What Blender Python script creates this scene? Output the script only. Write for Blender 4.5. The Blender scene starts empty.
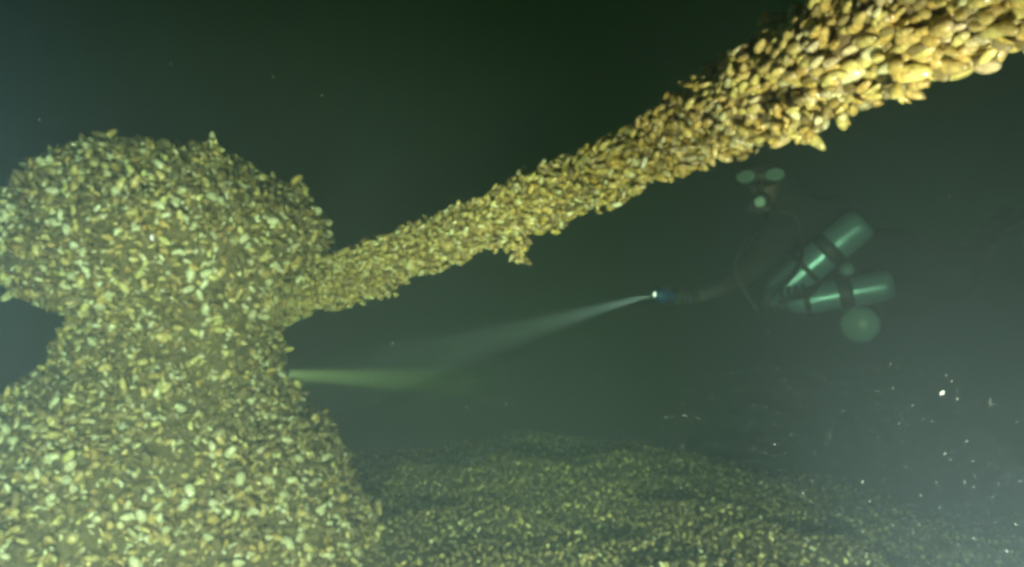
import bpy, bmesh, math, random
import numpy as np
from mathutils import Vector, Matrix, Quaternion, noise

rng = np.random.default_rng(7)
random.seed(7)
scene = bpy.context.scene
COL = scene.collection

# ------------------------------------------------------------------ camera
F = 682.67                       # focal length in pixels of the 1024 wide frame
CAM = Vector((0.0, 0.0, 1.0))
cam_d = bpy.data.cameras.new('camera')
cam_d.lens = 24.0
cam_d.sensor_width = 36.0
cam_d.clip_start = 0.02
cam_d.clip_end = 500.0
cam = bpy.data.objects.new('camera', cam_d)
COL.objects.link(cam)
cam.location = CAM
cam.rotation_euler = (math.radians(90), 0, 0)
scene.camera = cam


def at(px, py, d):
    """world point that stands d metres in front of the camera plane"""
    return Vector(((px - 512.0) / F * d, d, 1.0 - (py - 283.5) / F * d))


# ------------------------------------------------------------------ world, sun
SUN_EL, SUN_ROT = math.radians(58), math.radians(150)
world = bpy.data.worlds.new('World')
scene.world = world
world.use_nodes = True
wn = world.node_tree
sky = wn.nodes.new('ShaderNodeTexSky')
sky.sky_type = 'NISHITA'
sky.sun_disc = False
sky.sun_elevation = SUN_EL
sky.sun_rotation = SUN_ROT
bg = wn.nodes['Background']
bg.inputs['Strength'].default_value = 0.01           # deep, dark water
wn.links.new(sky.outputs['Color'], bg.inputs['Color'])

sun_d = bpy.data.lights.new('sun', 'SUN')
sun_d.energy = 0.42
sun_d.angle = math.radians(20)
sun_d.color = (1.0, 0.96, 0.88)
sun = bpy.data.objects.new('sun', sun_d)
COL.objects.link(sun)
sun.rotation_euler = (math.radians(90) - SUN_EL, 0, math.radians(180) - SUN_ROT)


def spot(name, loc, target, energy, angle, blend, color, radius):
    d = bpy.data.lights.new(name, 'SPOT')
    d.energy = energy
    d.spot_size = math.radians(angle)
    d.spot_blend = blend
    d.color = color
    d.shadow_soft_size = radius
    o = bpy.data.objects.new(name, d)
    COL.objects.link(o)
    o.location = loc
    o.rotation_euler = (Vector(target) - Vector(loc)).to_track_quat('-Z', 'Y').to_euler()
    return o


# low and right: video lamps on the photographing diver's rig
spot('video_lamp_low', (-0.058, -0.175, 0.734), at(296, 418, 1.25), 150.0, 72, 0.8, (0.995, 1.0, 0.906), 0.03)
spot('video_lamp_right', (0.359, 0.197, 0.682), at(815, 490, 2.21), 122.0, 100, 0.8, (0.97, 0.97, 1.0), 0.03)
spot('spar_fill_lamp', (0.133, 0.122, 0.822), at(867, 94, 1.02), 27.0, 57, 0.8, (1.0, 0.93, 0.90), 0.02)  # unseen fill added near the lens to brighten the spar
spot('left_fill_lamp', (-0.150, 0.103, 1.012), at(-743, 282, 2.68), 33.0, 112, 0.8, (0.62, 0.78, 1.0), 0.03)  # separate bluish fill, added to make the left-hand haze glow

# ------------------------------------------------------------------ render settings
scene.render.engine = 'CYCLES'
scene.view_settings.view_transform = 'Standard'
scene.view_settings.look = 'None'
scene.view_settings.exposure = 0.0
scene.view_settings.gamma = 1.0
scene.view_settings.use_curve_mapping = False
scene.cycles.use_denoising = True
scene.cycles.max_bounces = 5
scene.cycles.diffuse_bounces = 2
scene.cycles.glossy_bounces = 2
scene.cycles.transmission_bounces = 4
scene.cycles.volume_bounces = 1
scene.cycles.transparent_max_bounces = 8
scene.cycles.filter_width = 3.8
scene.cycles.caustics_reflective = False
scene.cycles.caustics_refractive = False


# ------------------------------------------------------------------ helpers
def tag(o, label=None, cat=None, group=None, kind=None):
    if label: o['label'] = label
    if cat: o['category'] = cat
    if group: o['group'] = group
    if kind: o['kind'] = kind
    return o


def empty(name, loc):
    o = bpy.data.objects.new(name, None)
    o.empty_display_size = 0.05
    COL.objects.link(o)
    o.location = loc
    return o


def link_mesh(name, me, mat, parent=None):
    o = bpy.data.objects.new(name, me)
    if mat is not None and not me.materials:
        me.materials.append(mat)
    COL.objects.link(o)
    if parent is not None:
        o.parent = parent
        o.location = -Vector(world_loc(parent))
    return o


def world_loc(o):
    v = Vector(o.location)
    while o.parent is not None:
        o = o.parent
        v = v + Vector(o.location)
    return v


def mesh_from(name, verts, faces, smooth=True, colors=None):
    me = bpy.data.meshes.new(name)
    me.from_pydata([tuple(v) for v in verts], [], [tuple(f) for f in faces])
    if smooth:
        me.polygons.foreach_set('use_smooth', [True] * len(me.polygons))
    if colors is not None:
        a = me.color_attributes.new('Col', 'FLOAT_COLOR', 'POINT')
        a.data.foreach_set('color', np.asarray(colors, dtype=np.float32).ravel())
    me.update()
    return me


def mesh_from_tris(name, verts, tris, colors):
    """fast path for big joined meshes"""
    me = bpy.data.meshes.new(name)
    nv, nt = len(verts), len(tris)
    me.vertices.add(nv)
    me.vertices.foreach_set('co', verts.astype(np.float32).ravel())
    me.loops.add(nt * 3)
    me.loops.foreach_set('vertex_index', tris.astype(np.int32).ravel())
    me.polygons.add(nt)
    me.polygons.foreach_set('loop_start', np.arange(0, nt * 3, 3, dtype=np.int32))
    me.polygons.foreach_set('use_smooth', np.ones(nt, dtype=bool))
    me.update(calc_edges=True)
    a = me.color_attributes.new('Col', 'FLOAT_COLOR', 'POINT')
    a.data.foreach_set('color', colors.astype(np.float32).ravel())
    me.validate()
    return me


def new_mat(name):
    m = bpy.data.materials.new(name)
    m.use_nodes = True
    return m, m.node_tree.nodes, m.node_tree.links, m.node_tree.nodes['Principled BSDF']


def simple_mat(name, color, rough=0.5, metal=0.0, var=0.25, scale=30.0, bump=0.0):
    m, n, l, p = new_mat(name)
    tc = n.new('ShaderNodeTexCoord')
    t = n.new('ShaderNodeTexNoise')
    t.inputs['Scale'].default_value = scale
    t.inputs['Detail'].default_value = 5.0
    l.new(tc.outputs['Object'], t.inputs['Vector'])
    r = n.new('ShaderNodeValToRGB')
    c = Vector(color)
    r.color_ramp.elements[0].position = 0.3
    r.color_ramp.elements[1].position = 0.7
    r.color_ramp.elements[0].color = (*(c * (1 - var)), 1)
    r.color_ramp.elements[1].color = (*[min(1, x * (1 + var)) for x in c], 1)
    l.new(t.outputs['Fac'], r.inputs['Fac'])
    l.new(r.outputs['Color'], p.inputs['Base Color'])
    p.inputs['Roughness'].default_value = rough
    p.inputs['Metallic'].default_value = metal
    if bump:
        b = n.new('ShaderNodeBump')
        b.inputs['Strength'].default_value = bump
        b.inputs['Distance'].default_value = 0.004
        l.new(t.outputs['Fac'], b.inputs['Height'])
        l.new(b.outputs['Normal'], p.inputs['Normal'])
    return m


# shells: colour and roughness come from each shell's own attribute, plus fine mottling
def shell_mat():
    m, n, l, p = new_mat('mussel_shell')
    a = n.new('ShaderNodeVertexColor')
    a.layer_name = 'Col'
    tc = n.new('ShaderNodeTexCoord')
    t = n.new('ShaderNodeTexNoise')
    t.inputs['Scale'].default_value = 260.0
    t.inputs['Detail'].default_value = 4.0
    geo = n.new('ShaderNodeNewGeometry')
    l.new(geo.outputs['Position'], t.inputs['Vector'])
    mr = n.new('ShaderNodeMapRange')
    mr.inputs['From Min'].default_value = 0.3
    mr.inputs['From Max'].default_value = 0.7
    mr.inputs['To Min'].default_value = 0.72
    mr.inputs['To Max'].default_value = 1.2
    l.new(t.outputs['Fac'], mr.inputs['Value'])
    mx = n.new('ShaderNodeMix')
    mx.data_type = 'RGBA'
    mx.blend_type = 'MULTIPLY'
    mx.inputs['Factor'].default_value = 1.0
    l.new(a.outputs['Color'], mx.inputs['A'])
    l.new(mr.outputs['Result'], mx.inputs['B'])
    l.new(mx.outputs['Result'], p.inputs['Base Color'])
    l.new(a.outputs['Alpha'], p.inputs['Roughness'])
    p.inputs['Specular IOR Level'].default_value = 0.75
    b = n.new('ShaderNodeBump')
    b.inputs['Strength'].default_value = 0.25
    b.inputs['Distance'].default_value = 0.001
    l.new(t.outputs['Fac'], b.inputs['Height'])
    l.new(b.outputs['Normal'], p.inputs['Normal'])
    return m


def silt_mat(name, c0, c1, scale):
    m, n, l, p = new_mat(name)
    geo = n.new('ShaderNodeNewGeometry')
    t = n.new('ShaderNodeTexNoise')
    t.inputs['Scale'].default_value = scale
    t.inputs['Detail'].default_value = 8.0
    t.inputs['Roughness'].default_value = 0.7
    l.new(geo.outputs['Position'], t.inputs['Vector'])
    r = n.new('ShaderNodeValToRGB')
    r.color_ramp.elements[0].position = 0.32
    r.color_ramp.elements[1].position = 0.68
    r.color_ramp.elements[0].color = (*c0, 1)
    r.color_ramp.elements[1].color = (*c1, 1)
    l.new(t.outputs['Fac'], r.inputs['Fac'])
    l.new(r.outputs['Color'], p.inputs['Base Color'])
    p.inputs['Roughness'].default_value = 0.95
    b = n.new('ShaderNodeBump')
    b.inputs['Strength'].default_value = 0.8
    b.inputs['Distance'].default_value = 0.006
    l.new(t.outputs['Fac'], b.inputs['Height'])
    l.new(b.outputs['Normal'], p.inputs['Normal'])
    return m


M_SHELL = shell_mat()
M_CRUST = silt_mat('silted_crust', (0.090, 0.074, 0.036), (0.25, 0.205, 0.10), 60.0)
M_GOLD = silt_mat('golden_crust', (0.12, 0.09, 0.035), (0.32, 0.24, 0.09), 60.0)
M_BED = silt_mat('silted_bed', (0.050, 0.046, 0.022), (0.14, 0.12, 0.058), 24.0)

# ------------------------------------------------------------------ mussel shells
# palettes: (weight, colour, roughness)
PAL_SPAR = [
    (0.28, (0.70, 0.53, 0.13), 0.24), (0.26, (0.78, 0.63, 0.19), 0.20), (0.13, (0.58, 0.44, 0.11), 0.30),
    (0.15, (0.84, 0.74, 0.36), 0.18), (0.08, (0.36, 0.28, 0.09), 0.50), (0.10, (0.48, 0.41, 0.16), 0.60)]
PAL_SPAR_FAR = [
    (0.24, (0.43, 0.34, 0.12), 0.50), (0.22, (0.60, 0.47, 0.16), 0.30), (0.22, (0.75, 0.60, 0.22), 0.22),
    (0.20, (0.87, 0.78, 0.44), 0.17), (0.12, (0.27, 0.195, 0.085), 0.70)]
PAL_POST = [
    (0.40, (0.23, 0.180, 0.080), 0.70), (0.19, (0.36, 0.28, 0.115), 0.50), (0.11, (0.54, 0.41, 0.15), 0.28),
    (0.13, (0.82, 0.67, 0.30), 0.18), (0.18, (0.88, 0.82, 0.56), 0.16), (0.02, (0.50, 0.33, 0.10), 0.35)]
PAL_BED = [
    (0.46, (0.18, 0.150, 0.062), 0.80), (0.24, (0.29, 0.235, 0.095), 0.65), (0.12, (0.42, 0.35, 0.12), 0.40),
    (0.08, (0.80, 0.67, 0.26), 0.25), (0.07, (0.86, 0.80, 0.46), 0.22)]


def shell_geo(ns, na, bend, fat, half=False):
    """a mussel about one unit long: pointed umbo at x=0, round lip at x=1, keeled valves, seam in the xy plane"""
    V, s_list, T = [], [], []
    S = [(i / ns) for i in range(ns + 1)]
    for i, s in enumerate(S):
        x = 1 - math.cos(s * math.pi * 0.5) ** 1.0 if False else s
        env = max(0.0, math.sin(math.pi * min(1.0, s ** 0.76))) ** 0.52
        w = 0.27 * env
        h = fat * max(0.0, math.sin(math.pi * s ** 0.70)) ** 0.62
        cy = bend * (math.sin(math.pi * s) - 0.4 * s)
        if i in (0, ns):
            V.append((x, cy, 0.0)); s_list.append(s)
            continue
        for j in range(na):
            a = 2 * math.pi * j / na
            c, sn = math.cos(a), math.sin(a)
            z = h * (abs(sn) ** 1.1) * (1 if sn > 0 else -1)
            if half and z < 0:
                z = -z * 0.72
            y = w * c + 0.05 * abs(sn) * (1 - s)
            V.append((x, cy + y, z)); s_list.append(s)

    def idx(i, j):
        if i == 0: return 0
        if i == ns: return len(V) - 1
        return 1 + (i - 1) * na + (j % na)
    for i in range(ns):
        for j in range(na):
            a, b, c, d = idx(i, j), idx(i + 1, j), idx(i + 1, j + 1), idx(i, j + 1)
            if i == 0: T.append((a, b, c))
            elif i == ns - 1: T.append((a, b, d))
            else: T.append((a, b, c)); T.append((a, c, d))
    return np.array(V, float), np.array(T, int), np.array(s_list, float)


LOW = [shell_geo(5, 6, random.uniform(-0.10, 0.10), random.uniform(0.21, 0.28), half=(k == 7)) for k in range(8)]
LOWEST = [shell_geo(4, 5, random.uniform(-0.10, 0.10), random.uniform(0.21, 0.28)) for k in range(4)]
HIGH = [shell_geo(8, 9, random.uniform(-0.11, 0.11), random.uniform(0.21, 0.28), half=(k == 9)) for k in range(10)]


def shell_colors(s, base, rough, r):
    """growth rings, a worn pale beak and a darker lip: the shell's own pattern"""
    ph, fr = r.uniform(0, 6.28), r.uniform(16, 34)
    am = r.uniform(0.06, 0.26)
    band = 1.0 - am * 0.5 + am * np.sin(s * fr + ph)
    lip = 1 - 0.42 * np.clip((s - 0.82) / 0.18, 0, 1)
    c = np.outer(band * lip, base)
    beak = np.clip((0.22 - s) / 0.22, 0, 1)[:, None] * 0.5
    c = c * (1 - beak) + np.array([0.62, 0.56, 0.42]) * beak * (0.4 + 0.6 * min(1, sum(base)))
    return np.concatenate([np.clip(c, 0, 0.88), np.full((len(s), 1), rough)], 1)


def pick(pal, r):
    w = np.array([p[0] for p in pal])
    k = r.choice(len(pal), p=w / w.sum())
    c = np.array(pal[k][1]) * r.uniform(0.78, 1.2)
    c = c * (1 + r.uniform(-0.06, 0.06, 3))
    return np.clip(c, 0, 0.86), pal[k][2]


def scatter(V, Fq, n, mind, r, keep=None):
    """points spread over a quad/tri mesh with a least distance; returns positions and normals"""
    tris = []
    for f in Fq:
        for k in range(1, len(f) - 1):
            tris.append((f[0], f[k], f[k + 1]))
    T = np.array(tris)
    A, B, C = V[T[:, 0]], V[T[:, 1]], V[T[:, 2]]
    N = np.cross(B - A, C - A)
    ar = np.linalg.norm(N, axis=1)
    N = N / np.maximum(ar, 1e-12)[:, None]
    # smooth vertex normals
    VN = np.zeros_like(V)
    for k in range(3):
        np.add.at(VN, T[:, k], N * ar[:, None])
    VN /= np.maximum(np.linalg.norm(VN, axis=1), 1e-12)[:, None]
    if keep is not None:
        ar = ar * keep((A + B + C) / 3, N)
    ti = r.choice(len(T), size=n, p=ar / ar.sum())
    u, v = r.random(n), r.random(n)
    fl = u + v > 1
    u[fl], v[fl] = 1 - u[fl], 1 - v[fl]
    P = A[ti] + (B[ti] - A[ti]) * u[:, None] + (C[ti] - A[ti]) * v[:, None]
    Nn = VN[T[ti, 0]] * (1 - u - v)[:, None] + VN[T[ti, 1]] * u[:, None] + VN[T[ti, 2]] * v[:, None]
    Nn /= np.maximum(np.linalg.norm(Nn, axis=1), 1e-12)[:, None]
    if mind > 0:
        grid, ok = {}, []
        cell = mind
        for i in range(n):
            p = P[i]
            k = (int(p[0] // cell), int(p[1] // cell), int(p[2] // cell))
            hit = False
            for dx in (-1, 0, 1):
                for dy in (-1, 0, 1):
                    for dz in (-1, 0, 1):
                        for q in grid.get((k[0] + dx, k[1] + dy, k[2] + dz), ()):
                            e = P[q] - p
                            if e[0] * e[0] + e[1] * e[1] + e[2] * e[2] < mind * mind:
                                hit = True; break
                        if hit: break
                    if hit: break
                if hit: break
            if not hit:
                grid.setdefault(k, []).append(i); ok.append(i)
        ok = np.array(ok)
        P, Nn = P[ok], Nn[ok]
    return P, Nn


def unit(v):
    return v / max(1e-9, np.linalg.norm(v))


def place_shells(P, N, size, lift, tilt, r, flow=None, flow_w=0.0):
    slim = 0.86 if flow is not None else 1.0
    """frames (origin, 3x3) for a mussel at each point"""
    out = []
    for p, n in zip(P, N):
        L = size(p, r)
        t = r.normal(size=3)
        if flow is not None:
            fw = min(0.85, flow_w + 0.45 * max(0.0, min(1.0, (0.75 - p[1]) / 0.3)))
            t = unit(t) * (1 - fw) + flow(p) * fw * (1 if r.random() < 0.8 else -1)
        t = unit(t - n * np.dot(t, n))
        a = math.radians(r.uniform(*tilt))
        x = unit(t * math.cos(a) + n * math.sin(a))
        side = unit(np.cross(n, x))
        up = np.cross(x, side)
        roll = r.normal(0, 0.75)
        y = side * math.cos(roll) + up * math.sin(roll)
        z = np.cross(x, y)
        o = p + n * r.uniform(*lift) * L - x * L * 0.18
        w = r.uniform(0.80, 1.2) * slim
        out.append((o, np.stack([x * L, y * L * w, z * L * w], 1), L))
    return out


def build_shells(owner, frames, pal, r, n_single, geos, stuff_name, variants=14, pal_far=None):
    """the shells that show largest become parts of their own, the rest one joined crust"""
    O = np.array([f[0] + f[1][:, 0] * 0.5 for f in frames])
    L = np.array([f[2] for f in frames])
    d = O - np.array(CAM)
    dep = np.maximum(d[:, 1], 0.05)
    px = d[:, 0] / dep * F + 512
    py = 283.5 - d[:, 2] / dep * F
    inn = (px > -10) & (px < 1034) & (py > -10) & (py < 577)
    # hidden by nearer shells of the same thing: keep only shells near the front in coarse screen cells
    cell = {}
    for i in np.nonzero(inn)[0]:
        k = (int(px[i] // 9), int(py[i] // 9))
        if k not in cell or dep[i] < dep[cell[k]]:
            cell[k] = i
    front = np.zeros(len(O), bool)
    front[list(cell.values())] = True
    score = np.where(front, L / dep, 0)
    order = np.argsort(-score)
    single = set(int(i) for i in order[:n_single] if score[i] > 0)
    # shared meshes for the singles
    lib = []
    for k in range(variants):
        V, T, s = HIGH[k % len(HIGH)]
        base, ro = pick(pal, r)
        lib.append(mesh_from('mussel_shell', V, T, True, shell_colors(s, base, ro, r)))
        lib[-1].materials.append(M_SHELL)
    base_loc = np.array(world_loc(owner))
    for i in sorted(single):
        o, m, _ = frames[i]
        ob = bpy.data.objects.new('mussel_shell', lib[int(r.integers(variants))])
        COL.objects.link(ob)
        ob.parent = owner
        M = Matrix.Identity(4)
        for a in range(3):
            for b in range(3):
                M[a][b] = m[a, b]
            M[a][3] = o[a] - base_loc[a]
        ob.matrix_basis = M
    VV, TT, CC, off = [], [], [], 0
    for i, (o, m, _) in enumerate(frames):
        if i in single:
            continue
        V, T, s = geos[int(r.integers(len(geos)))]
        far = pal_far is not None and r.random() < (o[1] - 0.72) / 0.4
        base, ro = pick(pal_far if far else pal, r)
        VV.append(V @ m.T + o)
        TT.append(T + off)
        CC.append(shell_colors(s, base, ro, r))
        off += len(V)
    me = mesh_from_tris(stuff_name, np.concatenate(VV), np.concatenate(TT), np.concatenate(CC))
    st = link_mesh(stuff_name, me, M_SHELL, owner)
    st['kind'] = 'stuff'
    return st


def fbm(p, scale, seed=0.0, octv=3):
    v, a, s = 0.0, 1.0, scale
    for _ in range(octv):
        v += a * noise.noise(Vector((p[0] * s + seed, p[1] * s - seed, p[2] * s + seed * 0.5)))
        a *= 0.5; s *= 2.1
    return v


# ------------------------------------------------------------------ the bed
def bed_z(x, y):
    # a mound of shells ahead, falling away to the right and into the distance
    base = 0.20 + 0.06 * noise.noise(Vector((x * 0.5, y * 0.5, 3.3)))
    base -= 0.24 * max(0.0, min(1.0, (x - 0.7) / 1.4))
    base -= 0.45 * max(0.0, min(1.0, (y - 3.0) / 2.2))
    m = 1.0 / (1.0 + math.exp((x - (1.0 + 0.30 * (y - 1.6) + 0.35 * noise.noise(Vector((y * 1.9, x * 1.1, 5.0))))) / 0.26))
    m *= 1.0 / (1.0 + math.exp((y - (2.75 + 0.2 * math.sin(x * 3.0 + 1.0))) / 0.34))
    m *= 1.0 / (1.0 + math.exp((-3.0 - x) / 0.3)) / (1.0 + math.exp((0.85 - y) / 0.06))
    z = base * (1 - m) + 0.425 * m
    z += 0.045 * noise.noise(Vector((x * 2.3, y * 2.3, 0.7))) + 0.035 * noise.noise(Vector((x * 6.5, y * 6.5, 1.9)))
    return z


def axis_pts(lo, hi, fine_lo, fine_hi, step, far):
    a = list(np.arange(fine_lo, fine_hi + 1e-6, step))
    k, v = step * 1.5, fine_lo
    while v > lo:
        v -= k; k *= 1.5; a.insert(0, max(v, lo))
    k, v = step * 1.5, fine_hi
    while v < hi:
        v += k; k *= 1.5; a.append(min(v, hi))
    return a


gx = axis_pts(-24, 24, -1.4, 2.0, 0.04, 24)
gy = axis_pts(-10, 34, 0.7, 3.6, 0.04, 34)
BV = np.array([(x, y, bed_z(x, y)) for y in gy for x in gx])
nx = len(gx)
BF = [(j * nx + i, j * nx + i + 1, (j + 1) * nx + i + 1, (j + 1) * nx + i)
      for j in range(len(gy) - 1) for i in range(nx - 1)]
bed = link_mesh('seabed', mesh_from('seabed', BV, BF), M_BED)
tag(bed, 'silty bed with a low mound of small mussels and shell grit', 'seabed', kind='structure')


def bed_keep(C, N):
    m = (C[:, 1] > 0.9) & (C[:, 1] < 3.9) & (C[:, 0] > -0.9) & (C[:, 0] < 2.4) & (C[:, 2] > -0.1)
    return np.where(m, 1.0, 0.0) * np.clip(0.35 + (C[:, 2] - 0.1) * 2.6, 0.15, 1.0)


P, N = scatter(BV, BF, 42000, 0.008, rng, bed_keep)
fr = place_shells(P, N, lambda p, r: r.uniform(0.009, 0.021), (0.05, 0.35), (0, 60), rng)
build_shells(bed, fr, PAL_BED, rng, 300, LOWEST, 'shell_litter')

# ------------------------------------------------------------------ the crusted post
D_POST = 1.46
ROWS = [  # height in the picture, left and right edge
    (127, 74, 210), (131, 58, 228), (138, 47, 243), (150, 37, 262), (165, 29, 286), (180, 23, 305), (200, 17, 322),
    (220, 13, 329), (240, 11, 331), (258, 13, 327), (272, 17, 322), (284, 24, 316), (291, 34, 310), (298, 62, 298),
    (312, 74, 286), (330, 73, 279), (350, 67, 276), (368, 62, 274), (384, 38, 278), (400, 17, 289), (420, -2, 305),
    (440, -18, 327), (470, -38, 344), (510, -60, 362), (567, -84, 380), (640, -110, 398), (740, -130, 412), (830, -140, 420)]
NA = 96
ys = np.concatenate([np.arange(127, 300, 4.0), np.arange(300, 831, 6.0)])
rl = np.interp(ys, [a[0] for a in ROWS], [a[1] for a in ROWS])
rr = np.interp(ys, [a[0] for a in ROWS], [a[2] for a in ROWS])
PV = []
for y, l, r_ in zip(ys, rl, rr):
    a = (r_ - l) / 2 / F * D_POST - 0.020
    c = at((l + r_) / 2, y, D_POST)
    if y < 283.5:      # the near rim hides the far part of the top
        c.z = 1.0 + (283.5 - y - 19.0 * (283.5 - y) / 150) / F * (D_POST - 0.72 * a)
    # the drum head leans a little away; the deep radius follows the width
    b = a * 0.86
    for k in range(NA):
        t = 2 * math.pi * k / NA
        p = Vector((c.x + a * math.cos(t), c.y + 0.02 + b * math.sin(t), c.z))
        nrm = Vector((math.cos(t), math.sin(t), 0.0))
        p += nrm * (0.022 * fbm(p, 7.0, 2.0, 3) + 0.015 * fbm(p, 22.0, 5.0, 3))
        p.z += 0.014 * fbm(p, 9.0, 9.0, 3)
        PV.append(p)
top = at(158, 124, D_POST)
PV.append(Vector((top.x, top.y + 0.02, PV[0].z + 0.006)))
PV = np.array(PV)
nr = len(ys)
PF = [(i * NA + k, (i + 1) * NA + k, (i + 1) * NA + (k + 1) % NA, i * NA + (k + 1) % NA)
      for i in range(nr - 1) for k in range(NA)]
PF += [(k, (k + 1) % NA, nr * NA) for k in range(NA)]
PF = [tuple(f) for f in PF]
post_base = at(150, 800, D_POST)
post = empty('capstan', (post_base.x, post_base.y, 0.30))
tag(post, 'broad-headed wreck post with narrow waist, wholly crusted with silty mussels', 'capstan')
link_mesh('post_core', mesh_from('post_core', PV, PF), M_CRUST, post)


def front_keep(C, N):
    v = np.array(CAM) - C
    v /= np.linalg.norm(v, axis=1)[:, None]
    return np.where((N * v).sum(1) > -0.45, 1.0, 0.25) * np.where(C[:, 2] > 0.22, 1.0, 0.0)


P, N = scatter(PV, PF, 46000, 0.0062, rng, front_keep)


def post_size(p, r):
    s = r.uniform(0.010, 0.0215)
    return s * (1.45 if r.random() < 0.22 else 1.0)


bare = np.array([fbm(p, 15.0, 21.0, 3) for p in P]) < -0.62
P, N = P[~bare], N[~bare]
fr = place_shells(P, N, post_size, (-0.1, 0.45), (-5, 62), rng)
# upper storey of shells growing on shells, in clumps
sel = np.array([fbm(p, 11.0, 4.0, 2) > 0.12 for p in P])
fr += place_shells(P[sel] + N[sel] * 0.010, N[sel], post_size, (0.0, 0.5), (0, 65), rng)
# ragged tufts that stand out of the outline
for (px_, py_, dd, k, sp) in [(207, 145, 1.34, 30, 0.012), (294, 192, 1.42, 22, 0.013), (46, 283, 1.42, 50, 0.020), (34, 397, 1.42, 26, 0.016),
                              (74, 352, 1.42, 22, 0.014), (16, 205, 1.45, 14, 0.010), (84, 146, 1.38, 14, 0.010), (318, 430, 1.38, 18, 0.016)]:
    c = np.array(at(px_, py_, dd))
    q = c + rng.normal(size=(k, 3)) * sp * np.array([1.0, 0.8, 0.8])
    nn = np.array([unit(v - c + rng.normal(size=3) * 0.004) for v in q])
    fr += place_shells(q, nn, post_size, (0, 0.3), (10, 80), rng)
build_shells(post, fr, PAL_POST, rng, 300, LOW, 'mussel_crust', 24)

# ------------------------------------------------------------------ the crusted spar
SP = [(272, 306, 1.56, 0.048), (350, 276, 1.38, 0.057), (430, 247, 1.24, 0.053), (500, 219, 1.11, 0.050), (570, 188, 1.00, 0.049), (640, 150, 0.89, 0.0495),
      (720, 112, 0.745, 0.048), (800, 74, 0.615, 0.049), (870, 36, 0.53, 0.046), (950, -5, 0.46, 0.049), (1060, -52, 0.385, 0.049), (1240, -140, 0.31, 0.048)]
KP = [np.array(at(a, b, d)) for a, b, d, _ in SP]
KR = [s[3] - 0.019 for s in SP]
path, rad = [], []
for i in range(len(KP) - 1):
    p0, p1, p2, p3 = KP[max(i - 1, 0)], KP[i], KP[i + 1], KP[min(i + 2, len(KP) - 1)]
    for t in np.linspace(0, 1, 16, endpoint=False):
        path.append(0.5 * (2 * p1 + (p2 - p0) * t + (2 * p0 - 5 * p1 + 4 * p2 - p3) * t * t + (3 * p1 - p0 - 3 * p2 + p3) * t ** 3))
        rad.append(KR[i] * (1 - t) + KR[i + 1] * t)
path.append(KP[-1]); rad.append(KR[-1])
path = np.array(path)
tang = np.gradient(path, axis=0)
tang /= np.linalg.norm(tang, axis=1)[:, None]
NS = 28
SV = []
for p, t, R in zip(path, tang, rad):
    u = unit(np.cross(t, np.array([0, 0, 1.0]))); v = np.cross(u, t)
    for k in range(NS):
        a = 2 * math.pi * k / NS
        n = u * math.cos(a) + v * math.sin(a)
        q = p + n * R
        SV.append(q + n * (0.010 * fbm(q, 13.0, 6.0, 3)))
SV = np.array(SV)
SF = [(i * NS + k, i * NS + (k + 1) % NS, (i + 1) * NS + (k + 1) % NS, (i + 1) * NS + k)
      for i in range(len(path) - 1) for k in range(NS)]
SF += [tuple(range(NS - 1, -1, -1)), tuple((len(path) - 1) * NS + k for k in range(NS))]
spar = empty('wreck_spar', Vector(path[0]))
tag(spar, 'slanting round spar thickly covered in clean golden mussels, leaning on the post', 'spar')
link_mesh('spar_core', mesh_from('spar_core', SV, SF), M_GOLD, spar)


def spar_axis(p):
    i = int(np.argmin(((path - p) ** 2).sum(1)))
    return path[i], tang[i]


def spar_size(p, r):
    near = np.clip((1.0 - p[1]) / 0.5, 0, 1)
    return (r.uniform(0.010, 0.0180) + 0.0038 * near) * (1.3 if r.random() < 0.15 else 1.0)


P, N = scatter(SV, SF[:-2], 20000, 0.0058, rng, None)
for i in range(len(P)):
    c, _ = spar_axis(P[i])
    if np.dot(P[i] - c, N[i]) < 0: N[i] *= -1
flow = lambda p: spar_axis(p)[1]
fr = place_shells(P, N, spar_size, (0.0, 0.35), (-8, 34), rng, flow, 0.55)
sel = np.array([fbm(p, 19.0, 8.0, 2) > -0.05 for p in P])
fr += place_shells(P[sel] + N[sel] * 0.010, N[sel], spar_size, (0.05, 0.40), (-8, 36), rng, flow, 0.55)
# clumps hanging off and standing up from the spar
for (px_, py_, dd, k, sp, lift) in [(516, 238, 1.07, 44, 0.012, 0), (519, 250, 1.065, 16, 0.006, 0), (521, 260, 1.06, 12, 0.005, 0), (596, 196, 0.95, 26, 0.014, 0), (715, 146, 0.74, 18, 0.008, 0),
                                    (798, 122, 0.585, 46, 0.009, 0), (905, 74, 0.48, 26, 0.008, 0), (770, 36, 0.66, 9, 0.008, 0), (800, 22, 0.62, 16, 0.010, 0),
                                    (735, 70, 0.74, 14, 0.010, 0), (632, 176, 0.87, 22, 0.012, 0), (468, 249, 1.16, 14, 0.010, 0), (388, 288, 1.29, 20, 0.010, 0),
                                    (375, 248, 1.33, 16, 0.010, 0), (462, 212, 1.17, 16, 0.010, 0), (840, 100, 0.55, 22, 0.010, 0)]:
    c = np.array(at(px_, py_, dd))
    q = c + np.clip(rng.normal(size=(k, 3)), -1.3, 1.3) * sp
    nn = np.array([unit(v - c + rng.normal(size=3) * 0.003) for v in q])
    fr += place_shells(q, nn, spar_size, (0, 0.1), (0, 60), rng, flow, 0.35)
build_shells(spar, fr, PAL_SPAR, rng, 300, LOW, 'mussel_crust', 26, PAL_SPAR_FAR)

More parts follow.
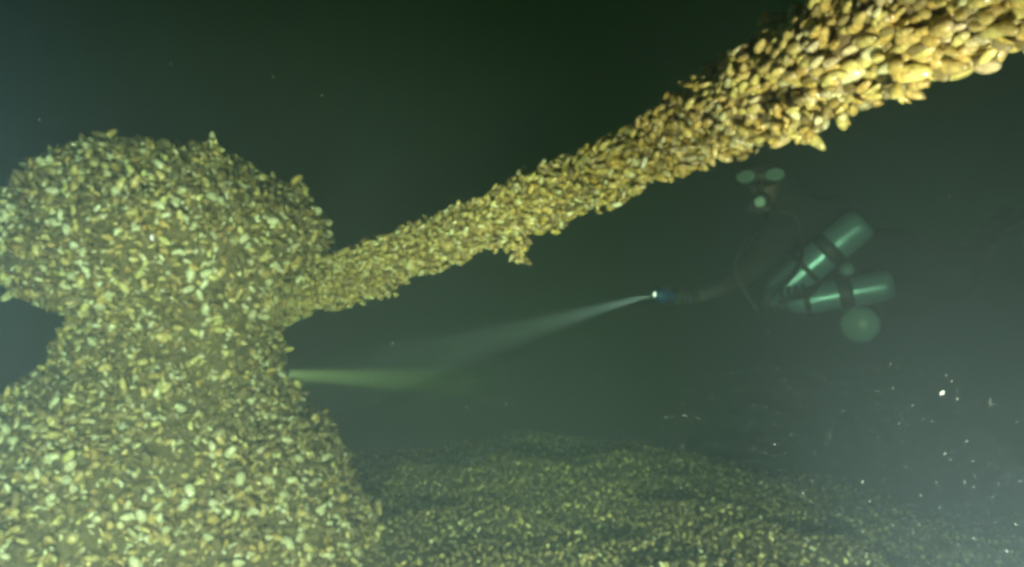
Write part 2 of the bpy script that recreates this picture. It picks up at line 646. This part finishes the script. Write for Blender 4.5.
# ------------------------------------------------------------------ the diver
M_SUIT = simple_mat('neoprene', (0.024, 0.028, 0.032), 0.6, 0.0, 0.3, 18.0, 0.25)
M_GLOVE = simple_mat('glove_rubber', (0.016, 0.017, 0.019), 0.55, 0.0, 0.3, 40.0, 0.2)
M_SKIN = simple_mat('skin', (0.20, 0.135, 0.10), 0.5, 0.0, 0.08, 20.0)
M_RUB = simple_mat('black_rubber', (0.02, 0.02, 0.022), 0.5, 0.0, 0.2, 60.0)
M_SKIRT = simple_mat('clear_silicone', (0.62, 0.68, 0.66), 0.3, 0.0, 0.08, 20.0)
M_STEEL = simple_mat('brushed_steel', (0.72, 0.74, 0.74), 0.22, 1.0, 0.08, 80.0)
M_TANK = simple_mat('tank_paint', (0.20, 0.36, 0.50), 0.36, 0.5, 0.2, 9.0)
M_BLUE = simple_mat('blue_anodised', (0.02, 0.09, 0.30), 0.35, 0.4, 0.15, 50.0)
M_WHITE = simple_mat('grey_plastic', (0.15, 0.27, 0.32), 0.35, 0.0, 0.06, 30.0)
M_PALE = simple_mat('pale_cyan_plastic', (0.48, 0.66, 0.74), 0.42, 0.0, 0.08, 30.0)
M_FIN = simple_mat('fin_rubber', (0.02, 0.022, 0.024), 0.5, 0.0, 0.2, 25.0)


def glass_mat():
    m, n, l, p = new_mat('mask_glass')
    p.inputs['Base Color'].default_value = (0.34, 0.48, 0.56, 1)
    p.inputs['Roughness'].default_value = 0.18
    p.inputs['Transmission Weight'].default_value = 0.35
    p.inputs['IOR'].default_value = 1.45
    return m


M_GLASS = glass_mat()


def frame_of(axis):
    axis = Vector(axis).normalized()
    ref = Vector((0, 0, 1)) if abs(axis.z) < 0.9 else Vector((1, 0, 0))
    u = axis.cross(ref).normalized()
    return axis, u, axis.cross(u).normalized()


def lathe(a, b, prof, seg=24):
    """surface of revolution along a->b; prof = [(t along, radius)]"""
    a, b = Vector(a), Vector(b)
    ax, u, v = frame_of(b - a)
    L = (b - a).length
    V, Fc = [], []
    for t, r in prof:
        for k in range(seg):
            an = 2 * math.pi * k / seg
            V.append(a + ax * (t * L) + (u * math.cos(an) + v * math.sin(an)) * r)
    n = len(prof)
    for i in range(n - 1):
        for k in range(seg):
            Fc.append((i * seg + k, i * seg + (k + 1) % seg, (i + 1) * seg + (k + 1) % seg, (i + 1) * seg + k))
    Fc.append(tuple(range(seg - 1, -1, -1)))
    Fc.append(tuple((n - 1) * seg + k for k in range(seg)))
    return V, Fc


def lathe_obj(name, a, b, prof, mat, parent, seg=24):
    V, Fc = lathe(a, b, prof, seg)
    me = mesh_from(name, V, Fc)
    o = link_mesh(name, me, mat, parent)
    return o


def tube_obj(name, pts, r, mat, parent, seg=8):
    pts = [Vector(p) for p in pts]
    dense = []
    for i in range(len(pts) - 1):
        p0, p1, p2, p3 = pts[max(i - 1, 0)], pts[i], pts[i + 1], pts[min(i + 2, len(pts) - 1)]
        for k in range(6):
            t = k / 6
            dense.append(0.5 * (2 * p1 + (p2 - p0) * t + (2 * p0 - 5 * p1 + 4 * p2 - p3) * t * t + (3 * p1 - p0 - 3 * p2 + p3) * t ** 3))
    dense.append(pts[-1])
    V, Fc = [], []
    for i, p in enumerate(dense):
        tg = dense[min(i + 1, len(dense) - 1)] - dense[max(i - 1, 0)]
        _, u, v = frame_of(tg)
        for k in range(seg):
            an = 2 * math.pi * k / seg
            V.append(p + (u * math.cos(an) + v * math.sin(an)) * r)
    for i in range(len(dense) - 1):
        for k in range(seg):
            Fc.append((i * seg + k, i * seg + (k + 1) % seg, (i + 1) * seg + (k + 1) % seg, (i + 1) * seg + k))
    Fc.append(tuple(range(seg - 1, -1, -1)))
    Fc.append(tuple((len(dense) - 1) * seg + k for k in range(seg)))
    return link_mesh(name, mesh_from(name, V, Fc), mat, parent)


def skin_mesh(name, joints, edges, root, sub=2):
    """continuous body surface grown over joints {key: (point, rx, ry)}"""
    keys = list(joints)
    ix = {k: i for i, k in enumerate(keys)}
    me = bpy.data.meshes.new(name)
    me.from_pydata([tuple(joints[k][0]) for k in keys], [(ix[a], ix[b]) for a, b in edges], [])
    o = bpy.data.objects.new(name + '_tmp', me)
    COL.objects.link(o)
    o.modifiers.new('skin', 'SKIN')
    for k in keys:
        sv = me.skin_vertices[0].data[ix[k]]
        sv.radius = (joints[k][1], joints[k][2])
        sv.use_root = (k == root)
    s = o.modifiers.new('sub', 'SUBSURF')
    s.levels = sub
    s.render_levels = sub
    bpy.context.view_layer.update()
    dg = bpy.context.evaluated_depsgraph_get()
    out = bpy.data.meshes.new_from_object(o.evaluated_get(dg))
    bpy.data.objects.remove(o)
    out.name = name
    out.polygons.foreach_set('use_smooth', [True] * len(out.polygons))
    out.materials.clear()
    return out


HEAD = at(766, 186, 2.40)
J = {
    'pelvis': (at(888, 258, 2.86), 0.135, 0.105), 'waist': (at(858, 250, 2.74), 0.125, 0.10), 'chest': (at(822, 238, 2.60), 0.15, 0.12),
    'upper': (at(800, 222, 2.52), 0.13, 0.105), 'neck': (at(784, 204, 2.46), 0.058, 0.058), 'skull': (at(770, 188, 2.42), 0.085, 0.095),
    'crown': (at(764, 172, 2.42), 0.078, 0.085),
    'sh_a': (at(775, 236, 2.40), 0.062, 0.062), 'el_a': (at(742, 276, 2.30), 0.046, 0.046), 'wr_a': (at(712, 293, 2.26), 0.032, 0.032), 'pa_a': (at(697, 296, 2.25), 0.036, 0.024),
    'sh_b': (at(836, 218, 2.66), 0.062, 0.062), 'el_b': (at(852, 268, 2.52), 0.046, 0.046), 'wr_b': (at(815, 288, 2.38), 0.032, 0.032), 'pa_b': (at(800, 293, 2.34), 0.036, 0.024),
    'hip_a': (at(900, 272, 2.88), 0.095, 0.095), 'kn_a': (at(958, 290, 3.10), 0.064, 0.064), 'an_a': (at(985, 240, 3.36), 0.042, 0.042), 'to_a': (at(992, 222, 3.44), 0.046, 0.034),
    'hip_b': (at(908, 250, 2.96), 0.095, 0.095), 'kn_b': (at(968, 262, 3.26), 0.064, 0.064), 'an_b': (at(1000, 222, 3.50), 0.042, 0.042), 'to_b': (at(1008, 206, 3.58), 0.046, 0.034),
}
E = [('pelvis', 'waist'), ('waist', 'chest'), ('chest', 'upper'), ('upper', 'neck'), ('neck', 'skull'), ('skull', 'crown'),
     ('upper', 'sh_a'), ('sh_a', 'el_a'), ('el_a', 'wr_a'), ('wr_a', 'pa_a'), ('upper', 'sh_b'), ('sh_b', 'el_b'), ('el_b', 'wr_b'), ('wr_b', 'pa_b'),
     ('pelvis', 'hip_a'), ('hip_a', 'kn_a'), ('kn_a', 'an_a'), ('an_a', 'to_a'), ('pelvis', 'hip_b'), ('hip_b', 'kn_b'), ('kn_b', 'an_b'), ('an_b', 'to_b')]

# torch in the diver's hand, shining down to the left
T0 = at(694, 298.5, 2.24)          # tail
T1 = at(655, 294.5, 2.22)          # lens
T1 = T0 + (at(655, 294.5, 2.22) - T0)
tax, tu, tv = frame_of(T1 - T0)


def fingers(tag_, palm, wrist, grip_a, grip_dir, R, curl_dir):
    """five fingers closing round a bar of radius R that runs along grip_dir through grip_a"""
    ax = Vector(grip_dir).normalized()
    out = Vector(curl_dir).normalized()
    other = ax.cross(out).normalized()
    for f in range(4):
        base = Vector(grip_a) + ax * (0.033 - 0.022 * f)
        r = 0.0095 - 0.0006 * f
        n = 3
        prev = 'pa_' + tag_
        for k, ang in enumerate((150, 95, 30, -35)[: 4]):
            a = math.radians(ang)
            p = base + (out * math.cos(a) + other * math.sin(a)) * (R + r * 0.9)
            key = 'f%s%d%d' % (tag_, f, k)
            J[key] = (p, r, r)
            E.append((prev, key))
            prev = key
    prev = 'pa_' + tag_
    for k, (ang, sh) in enumerate(((205, 0.03), (255, 0.042), (300, 0.046))):
        a = math.radians(ang)
        p = Vector(grip_a) + ax * sh + (out * math.cos(a) + other * math.sin(a)) * (R + 0.010)
        key = 't%s%d' % (tag_, k)
        J[key] = (p, 0.0105, 0.0105)
        E.append((prev, key))
        prev = key


grip = T0 + (T1 - T0) * 0.22
palm_dir = (Vector(J['pa_a'][0]) - grip)
palm_dir -= tax * palm_dir.dot(tax)
back = Vector((0.2, 0.9, 0.2)); back -= tax * back.dot(tax)
J['pa_a'] = (grip - tax * 0.012 + back.normalized() * 0.040, 0.034, 0.020)
fingers('a', J['pa_a'][0], J['wr_a'][0], grip, tax, 0.019, -back)

# two tanks slung under the diver, valves together below the chest
TA0, TA1 = at(757, 309, 2.42), at(864, 221, 2.275)
TB0, TB1 = at(772, 307, 2.44), at(893, 284, 2.29)
fingers('b', J['pa_b'][0], J['wr_b'][0], Vector(J['pa_b'][0]) + Vector((-0.03, -0.02, 0.0)), (TB0 - TB1), 0.014, (-0.6, -0.8, 0))

body_me = skin_mesh('person', J, E, 'pelvis', 2)
person = link_mesh('person', body_me, M_SUIT)
tag(person, 'diver in black wetsuit swimming with two slung tanks and a lit torch', 'person')

# the face looks left and towards the post
look = Vector((-0.42, -0.88, -0.18)).normalized()
_, fu, fv = frame_of(look)
fside = look.cross(Vector((0, 0, 1))).normalized()      # across the face
fup = fside.cross(look).normalized()


def ellipsoid(name, c, axes, radii, mat, parent, seg=20, ring=12, cut=None):
    V, Fc = [], []
    for i in range(ring + 1):
        th = math.pi * i / ring
        for k in range(seg):
            ph = 2 * math.pi * k / seg
            q = (math.sin(th) * math.cos(ph), math.sin(th) * math.sin(ph), math.cos(th))
            V.append(Vector(c) + axes[0] * q[0] * radii[0] + axes[1] * q[1] * radii[1] + axes[2] * q[2] * radii[2])
    for i in range(ring):
        for k in range(seg):
            Fc.append((i * seg + k, (i + 1) * seg + k, (i + 1) * seg + (k + 1) % seg, i * seg + (k + 1) % seg))
    return link_mesh(name, mesh_from(name, V, Fc), mat, parent)


FC = at(764, 184, 2.40) + look * 0.035
ellipsoid('face', FC + look * 0.010 - fup * 0.012, (fside, look, fup), (0.050, 0.048, 0.066), M_SKIN, person)
ellipsoid('nose', FC + look * 0.080 - fup * 0.004, (fside, look, fup), (0.014, 0.018, 0.020), M_RUB, person)
MC = FC + look * 0.070 + fup * 0.034
mask = ellipsoid('mask_skirt', MC - look * 0.012, (fside, look, fup), (0.078, 0.034, 0.040), M_RUB, person)
for s in (-1, 1):
    lc = MC + fside * 0.046 * s + look * 0.018
    ax2 = (look + fside * 0.18 * s + fup * 0.30).normalized()
    V, Fc = lathe(lc - ax2 * 0.004, lc + ax2 * 0.007, [(0, 0.030), (0.2, 0.031), (0.8, 0.030), (1, 0.027)], 18)
    V = [v + fup * ((Vector(v) - lc).dot(fup)) * -0.28 for v in V]
    link_mesh('lens', mesh_from('lens', V, Fc, False), M_GLASS, mask)
tube_obj('mask_strap', [MC + fside * 0.074, at(790, 180, 2.47), at(796, 178, 2.55)], 0.010, M_RUB, mask)
RG = FC + look * 0.105 - fup * 0.052
reg = lathe_obj('regulator', RG - look * 0.040, RG + look * 0.012, [(0, 0.014), (0.3, 0.018), (0.42, 0.033), (0.85, 0.034), (1, 0.029)], M_RUB, person, 20)
lathe_obj('purge_cover', RG + look * 0.0125, RG + look * 0.020, [(0, 0.019), (0.6, 0.018), (1, 0.010)], M_PALE, reg, 18)
lathe_obj('exhaust_tee', RG - fside * 0.045 - fup * 0.024, RG + fside * 0.045 - fup * 0.024, [(0, 0.010), (0.2, 0.013), (0.8, 0.013), (1, 0.010)], M_RUB, reg, 12)
tube_obj('hose', [RG + fside * 0.03, at(795, 214, 2.36), at(800, 262, 2.30), at(766, 304, 2.25)], 0.0075, M_RUB, person)
tube_obj('hose', [at(757, 308, 2.25), at(735, 270, 2.26), at(752, 235, 2.30), at(778, 215, 2.40)], 0.0075, M_RUB, person)
tube_obj('harness_strap', [at(792, 206, 2.40), at(812, 236, 2.45), at(848, 262, 2.55), at(880, 276, 2.72)], 0.016, M_RUB, person)
# the pale edge of the buoyancy wing on the back
tube_obj('buoyancy_wing', [at(805, 214, 2.46), at(822, 207, 2.50), at(846, 207, 2.58), at(866, 216, 2.70)], 0.034, M_SUIT, person, 12)
# fins
for q in ('a', 'b'):
    an, to = Vector(J['an_' + q][0]), Vector(J['to_' + q][0])
    d = (to - an).normalized()
    d = (d + Vector((0.9, 0.5, -0.15))).normalized()
    sd = d.cross(Vector((0, 0, 1))).normalized()
    upv = sd.cross(d).normalized()
    V, Fc = [], []
    prof = [(-0.06, 0.045, 0.035), (0.05, 0.055, 0.04), (0.14, 0.075, 0.014), (0.30, 0.105, 0.009), (0.45, 0.115, 0.006), (0.50, 0.095, 0.005)]
    for (t, w, h) in prof:
        c = an + d * t - upv * 0.04 * t
        for k in range(12):
            a = 2 * math.pi * k / 12
            V.append(c + sd * w * math.cos(a) + upv * h * math.sin(a))
    for i in range(len(prof) - 1):
        for k in range(12):
            Fc.append((i * 12 + k, i * 12 + (k + 1) % 12, (i + 1) * 12 + (k + 1) % 12, (i + 1) * 12 + k))
    Fc.append(tuple(range(11, -1, -1))); Fc.append(tuple((len(prof) - 1) * 12 + k for k in range(12)))
    link_mesh('fin', mesh_from('fin', V, Fc), M_FIN, person)


def tank(a, b, r, bands, label):
    a, b = Vector(a), Vector(b)
    t = empty('scuba_tank', b)
    tag(t, label, 'tank', 'tanks slung under the diver')
    L = (b - a).length
    f = lambda m: m / L
    prof = [(f(0.045), 0.016), (f(0.055), 0.030), (f(0.070), r * 0.72), (f(0.095), r * 0.93), (f(0.125), r), (1 - f(0.03), r), (1 - f(0.010), r * 0.93), (1, r * 0.70)]
    lathe_obj('cylinder', a, b, prof, M_TANK, t, 40)
    ax, u, v = frame_of(b - a)
    va = lathe_obj('valve', a - ax * 0.012, a + ax * 0.05, [(0, 0.012), (0.3, 0.017), (1, 0.017)], M_STEEL, t, 14)
    lathe_obj('valve_knob', a + u * 0.014 + ax * 0.01, a + u * 0.050 + ax * 0.01, [(0, 0.008), (0.3, 0.018), (1, 0.017)], M_RUB, va, 12)
    lathe_obj('first_stage', a - u * 0.012 + ax * 0.008, a - u * 0.060 + ax * 0.008, [(0, 0.016), (0.5, 0.021), (1, 0.016)], M_STEEL, t, 14)
    for m, w in bands:
        c0 = a + (b - a) * (m - f(w) / 2)
        c1 = a + (b - a) * (m + f(w) / 2)
        lathe_obj('band', c0, c1, [(0, r + 0.0015), (0.1, r + 0.005), (0.9, r + 0.005), (1, r + 0.0015)], M_RUB, t, 40)
    return t


tank(TA0, TA1, 0.057, [(0.475, 0.018), (0.685, 0.045)], 'pale diving tank tilted steeply up along the diver\'s flank')
tank(TB0, TB1, 0.050, [(0.30, 0.02), (0.62, 0.045)], 'pale diving tank hanging nearly level below the steeper tank')

# round canister under the tanks
ca0, ca1 = at(860, 325, 2.38), at(864, 318, 2.56)
can = empty('canister', ca1)
tag(can, 'pale round canister hanging below the level tank', 'canister')
lathe_obj('housing', ca0, ca1, [(0, 0.054), (0.06, 0.062), (0.12, 0.064), (0.95, 0.064), (1, 0.058)], M_WHITE, can, 28)
cax, _, _ = frame_of(ca1 - ca0)
lathe_obj('lid_ring', ca0 + cax * 0.03, ca0 + cax * 0.05, [(0, 0.0645), (0.2, 0.069), (0.8, 0.069), (1, 0.0645)], M_RUB, can, 28)
tube_obj('hanging_strap', [at(860, 312, 2.46), at(856, 300, 2.48), at(856, 292, 2.48)], 0.008, M_RUB, can)

# pressure gauge and bolt snap that catch the light beside the tanks
gg = empty('pressure_gauge', at(847, 270, 2.40))
tag(gg, 'small round pale pressure gauge between the two slung tanks', 'gauge')
lathe_obj('dial', at(847, 270, 2.385), at(847, 270, 2.39), [(0, 0.024), (1, 0.024)], M_WHITE, gg, 20)
lathe_obj('casing', at(847, 270, 2.3905), at(847, 270, 2.42), [(0, 0.030), (0.7, 0.030), (1, 0.02)], M_RUB, gg, 20)
tube_obj('hose', [at(847, 272, 2.42), at(838, 285, 2.44), at(800, 300, 2.40)], 0.006, M_RUB, gg)
sn = empty('bolt_snap', at(850, 307, 2.38))
tag(sn, 'tiny shiny steel snap hook under the level tank', 'hook')
lathe_obj('hook', at(848, 311, 2.37), at(852, 303, 2.37), [(0, 0.006), (0.5, 0.011), (1, 0.006)], M_STEEL, sn, 10)
tube_obj('eye', [at(852, 303, 2.37), at(854, 298, 2.38), at(851, 295, 2.40)], 0.004, M_STEEL, sn)


def lens_mat(strength):
    m, n, l, p = new_mat('lit_lens')
    p.inputs['Base Color'].default_value = (0.9, 0.95, 1.0, 1)
    p.inputs['Emission Color'].default_value = (0.85, 0.97, 1.0, 1)
    p.inputs['Emission Strength'].default_value = strength
    return m


def torch(a, b, label, power, cone, color, target, mat):
    a, b = Vector(a), Vector(b)
    ax, u, v = frame_of(b - a)
    L = (b - a).length
    t = empty('dive_torch', a)
    tag(t, label, 'torch')
    lathe_obj('barrel', a, b, [(0, 0.012), (0.03, 0.018), (0.60, 0.018), (0.66, 0.022), (0.72, 0.026), (0.95, 0.027), (1.0, 0.025)], mat, t, 20)
    lathe_obj('lens', b + ax * 0.0005, b + ax * 0.003, [(0, 0.008), (1, 0.007)], lens_mat(3.0), t, 16)
    lathe_obj('switch', a + (b - a) * 0.5 + u * 0.017, a + (b - a) * 0.5 + u * 0.023, [(0, 0.008), (1, 0.006)], M_RUB, t, 10)
    src = b + ax * 0.008
    spot('torch_light', src, src + (Vector(target) - src), power, cone, 0.85, color, 0.006)
    return t


torch(T0, T1, 'blue lit dive torch held out by the diver, beam towards the post', 210.0, 12.5, (0.92, 1.0, 1.0), at(380, 371, 2.1), M_BLUE)
# a second torch lodged behind the waist of the post throws a short beam past it
S1 = at(205, 371, 1.74)
SD = (at(392, 379, 3.6) - S1).normalized()
S0 = S1 - SD * 0.15
torch(S0, S1, 'lit dive torch lodged behind the waist of the crusted post', 4000.0, 4.6, (1.0, 0.98, 0.45), at(392, 379, 3.6), M_RUB)

# ------------------------------------------------------------------ specks drifting in the water
M_SNOW = simple_mat('drifting_specks', (0.55, 0.54, 0.48), 0.7, 0.0, 0.1, 20.0)


def flake(c, s, r):
    d = r.normal(size=(6, 3)) * 0.25
    base = np.array([(1, 0, 0), (-1, 0, 0), (0, 0.6, 0), (0, -0.6, 0), (0, 0, 0.5), (0, 0, -0.5)]) + d
    q = Quaternion(Vector(r.normal(size=3)).normalized(), r.uniform(0, 6.28)).to_matrix()
    base = base @ np.array(q).T
    return base * s + c


FT = np.array([(0, 2, 4), (2, 1, 4), (1, 3, 4), (3, 0, 4), (2, 0, 5), (1, 2, 5), (3, 1, 5), (0, 3, 5)])
VV, TT, off = [], [], 0
for i in range(2300):
    y = rng.uniform(0.55, 2.6)
    if i < 1300:       # thickest low down, off the edge of the shell mound
        x = rng.uniform(0.22, 0.80) * y; z = 1.0 - rng.uniform(0.12, 0.42) * y
    else:
        x = rng.uniform(-0.78, 0.80) * y; z = 1.0 + rng.uniform(-0.35, 0.42) * y
    s = min(0.00115, rng.lognormal(-7.12, 0.45)) * (0.5 + 0.35 * y)
    VV.append(flake(np.array([x, y, z]), s, rng)); TT.append(FT + off); off += 6
VV = np.concatenate(VV)
snow = link_mesh('drifting_specks', mesh_from_tris('drifting_specks', VV, np.concatenate(TT), np.ones((len(VV), 4))), M_SNOW)
tag(snow, 'pale specks of silt drifting through the dark water', 'specks', kind='stuff')
for px_, py_, d, s, lab in [(152, 236, 0.62, 0.0036, 'bright white flake drifting in front of the broad head of the post'),
                            (372, 382, 2.92, 0.0085, 'white flake caught in the short beam beside the post'),
                            (942, 393, 0.80, 0.0032, 'slim yellowish flake drifting over the dark drop beside the mound'),
                            ]:
    c = np.array(at(px_, py_, d))
    V = flake(np.zeros(3), s, rng)
    o = link_mesh('floating_flake', mesh_from('floating_flake', V, FT, False), M_SNOW)
    o.location = c
    tag(o, lab, 'flake', 'large flakes drifting in the water')

# ------------------------------------------------------------------ the water itself
def haze():
    m = bpy.data.materials.new('murky_water')
    m.use_nodes = True
    n, l = m.node_tree.nodes, m.node_tree.links
    n.remove(n['Principled BSDF'])
    v = n.new('ShaderNodeVolumePrincipled')
    v.inputs['Color'].default_value = (0.19, 0.253, 0.29, 1)
    v.inputs['Absorption Color'].default_value = (0.24, 0.625, 0.085, 1)
    v.inputs['Density'].default_value = 0.517
    v.inputs['Anisotropy'].default_value = 0.32
    l.new(v.outputs['Volume'], n['Material Output'].inputs['Volume'])
    x0, x1, y0, y1, z0, z1 = -25, 25, -11, 35, -2.2, 12.0
    V = [(x, y, z) for z in (z0, z1) for y in (y0, y1) for x in (x0, x1)]
    Fc = [(0, 2, 3, 1), (4, 5, 7, 6), (0, 1, 5, 4), (2, 6, 7, 3), (0, 4, 6, 2), (1, 3, 7, 5)]
    o = link_mesh('haze', mesh_from('haze', V, Fc, False), m)
    tag(o, 'murky green water full of fine silt', 'water', kind='stuff')


haze()
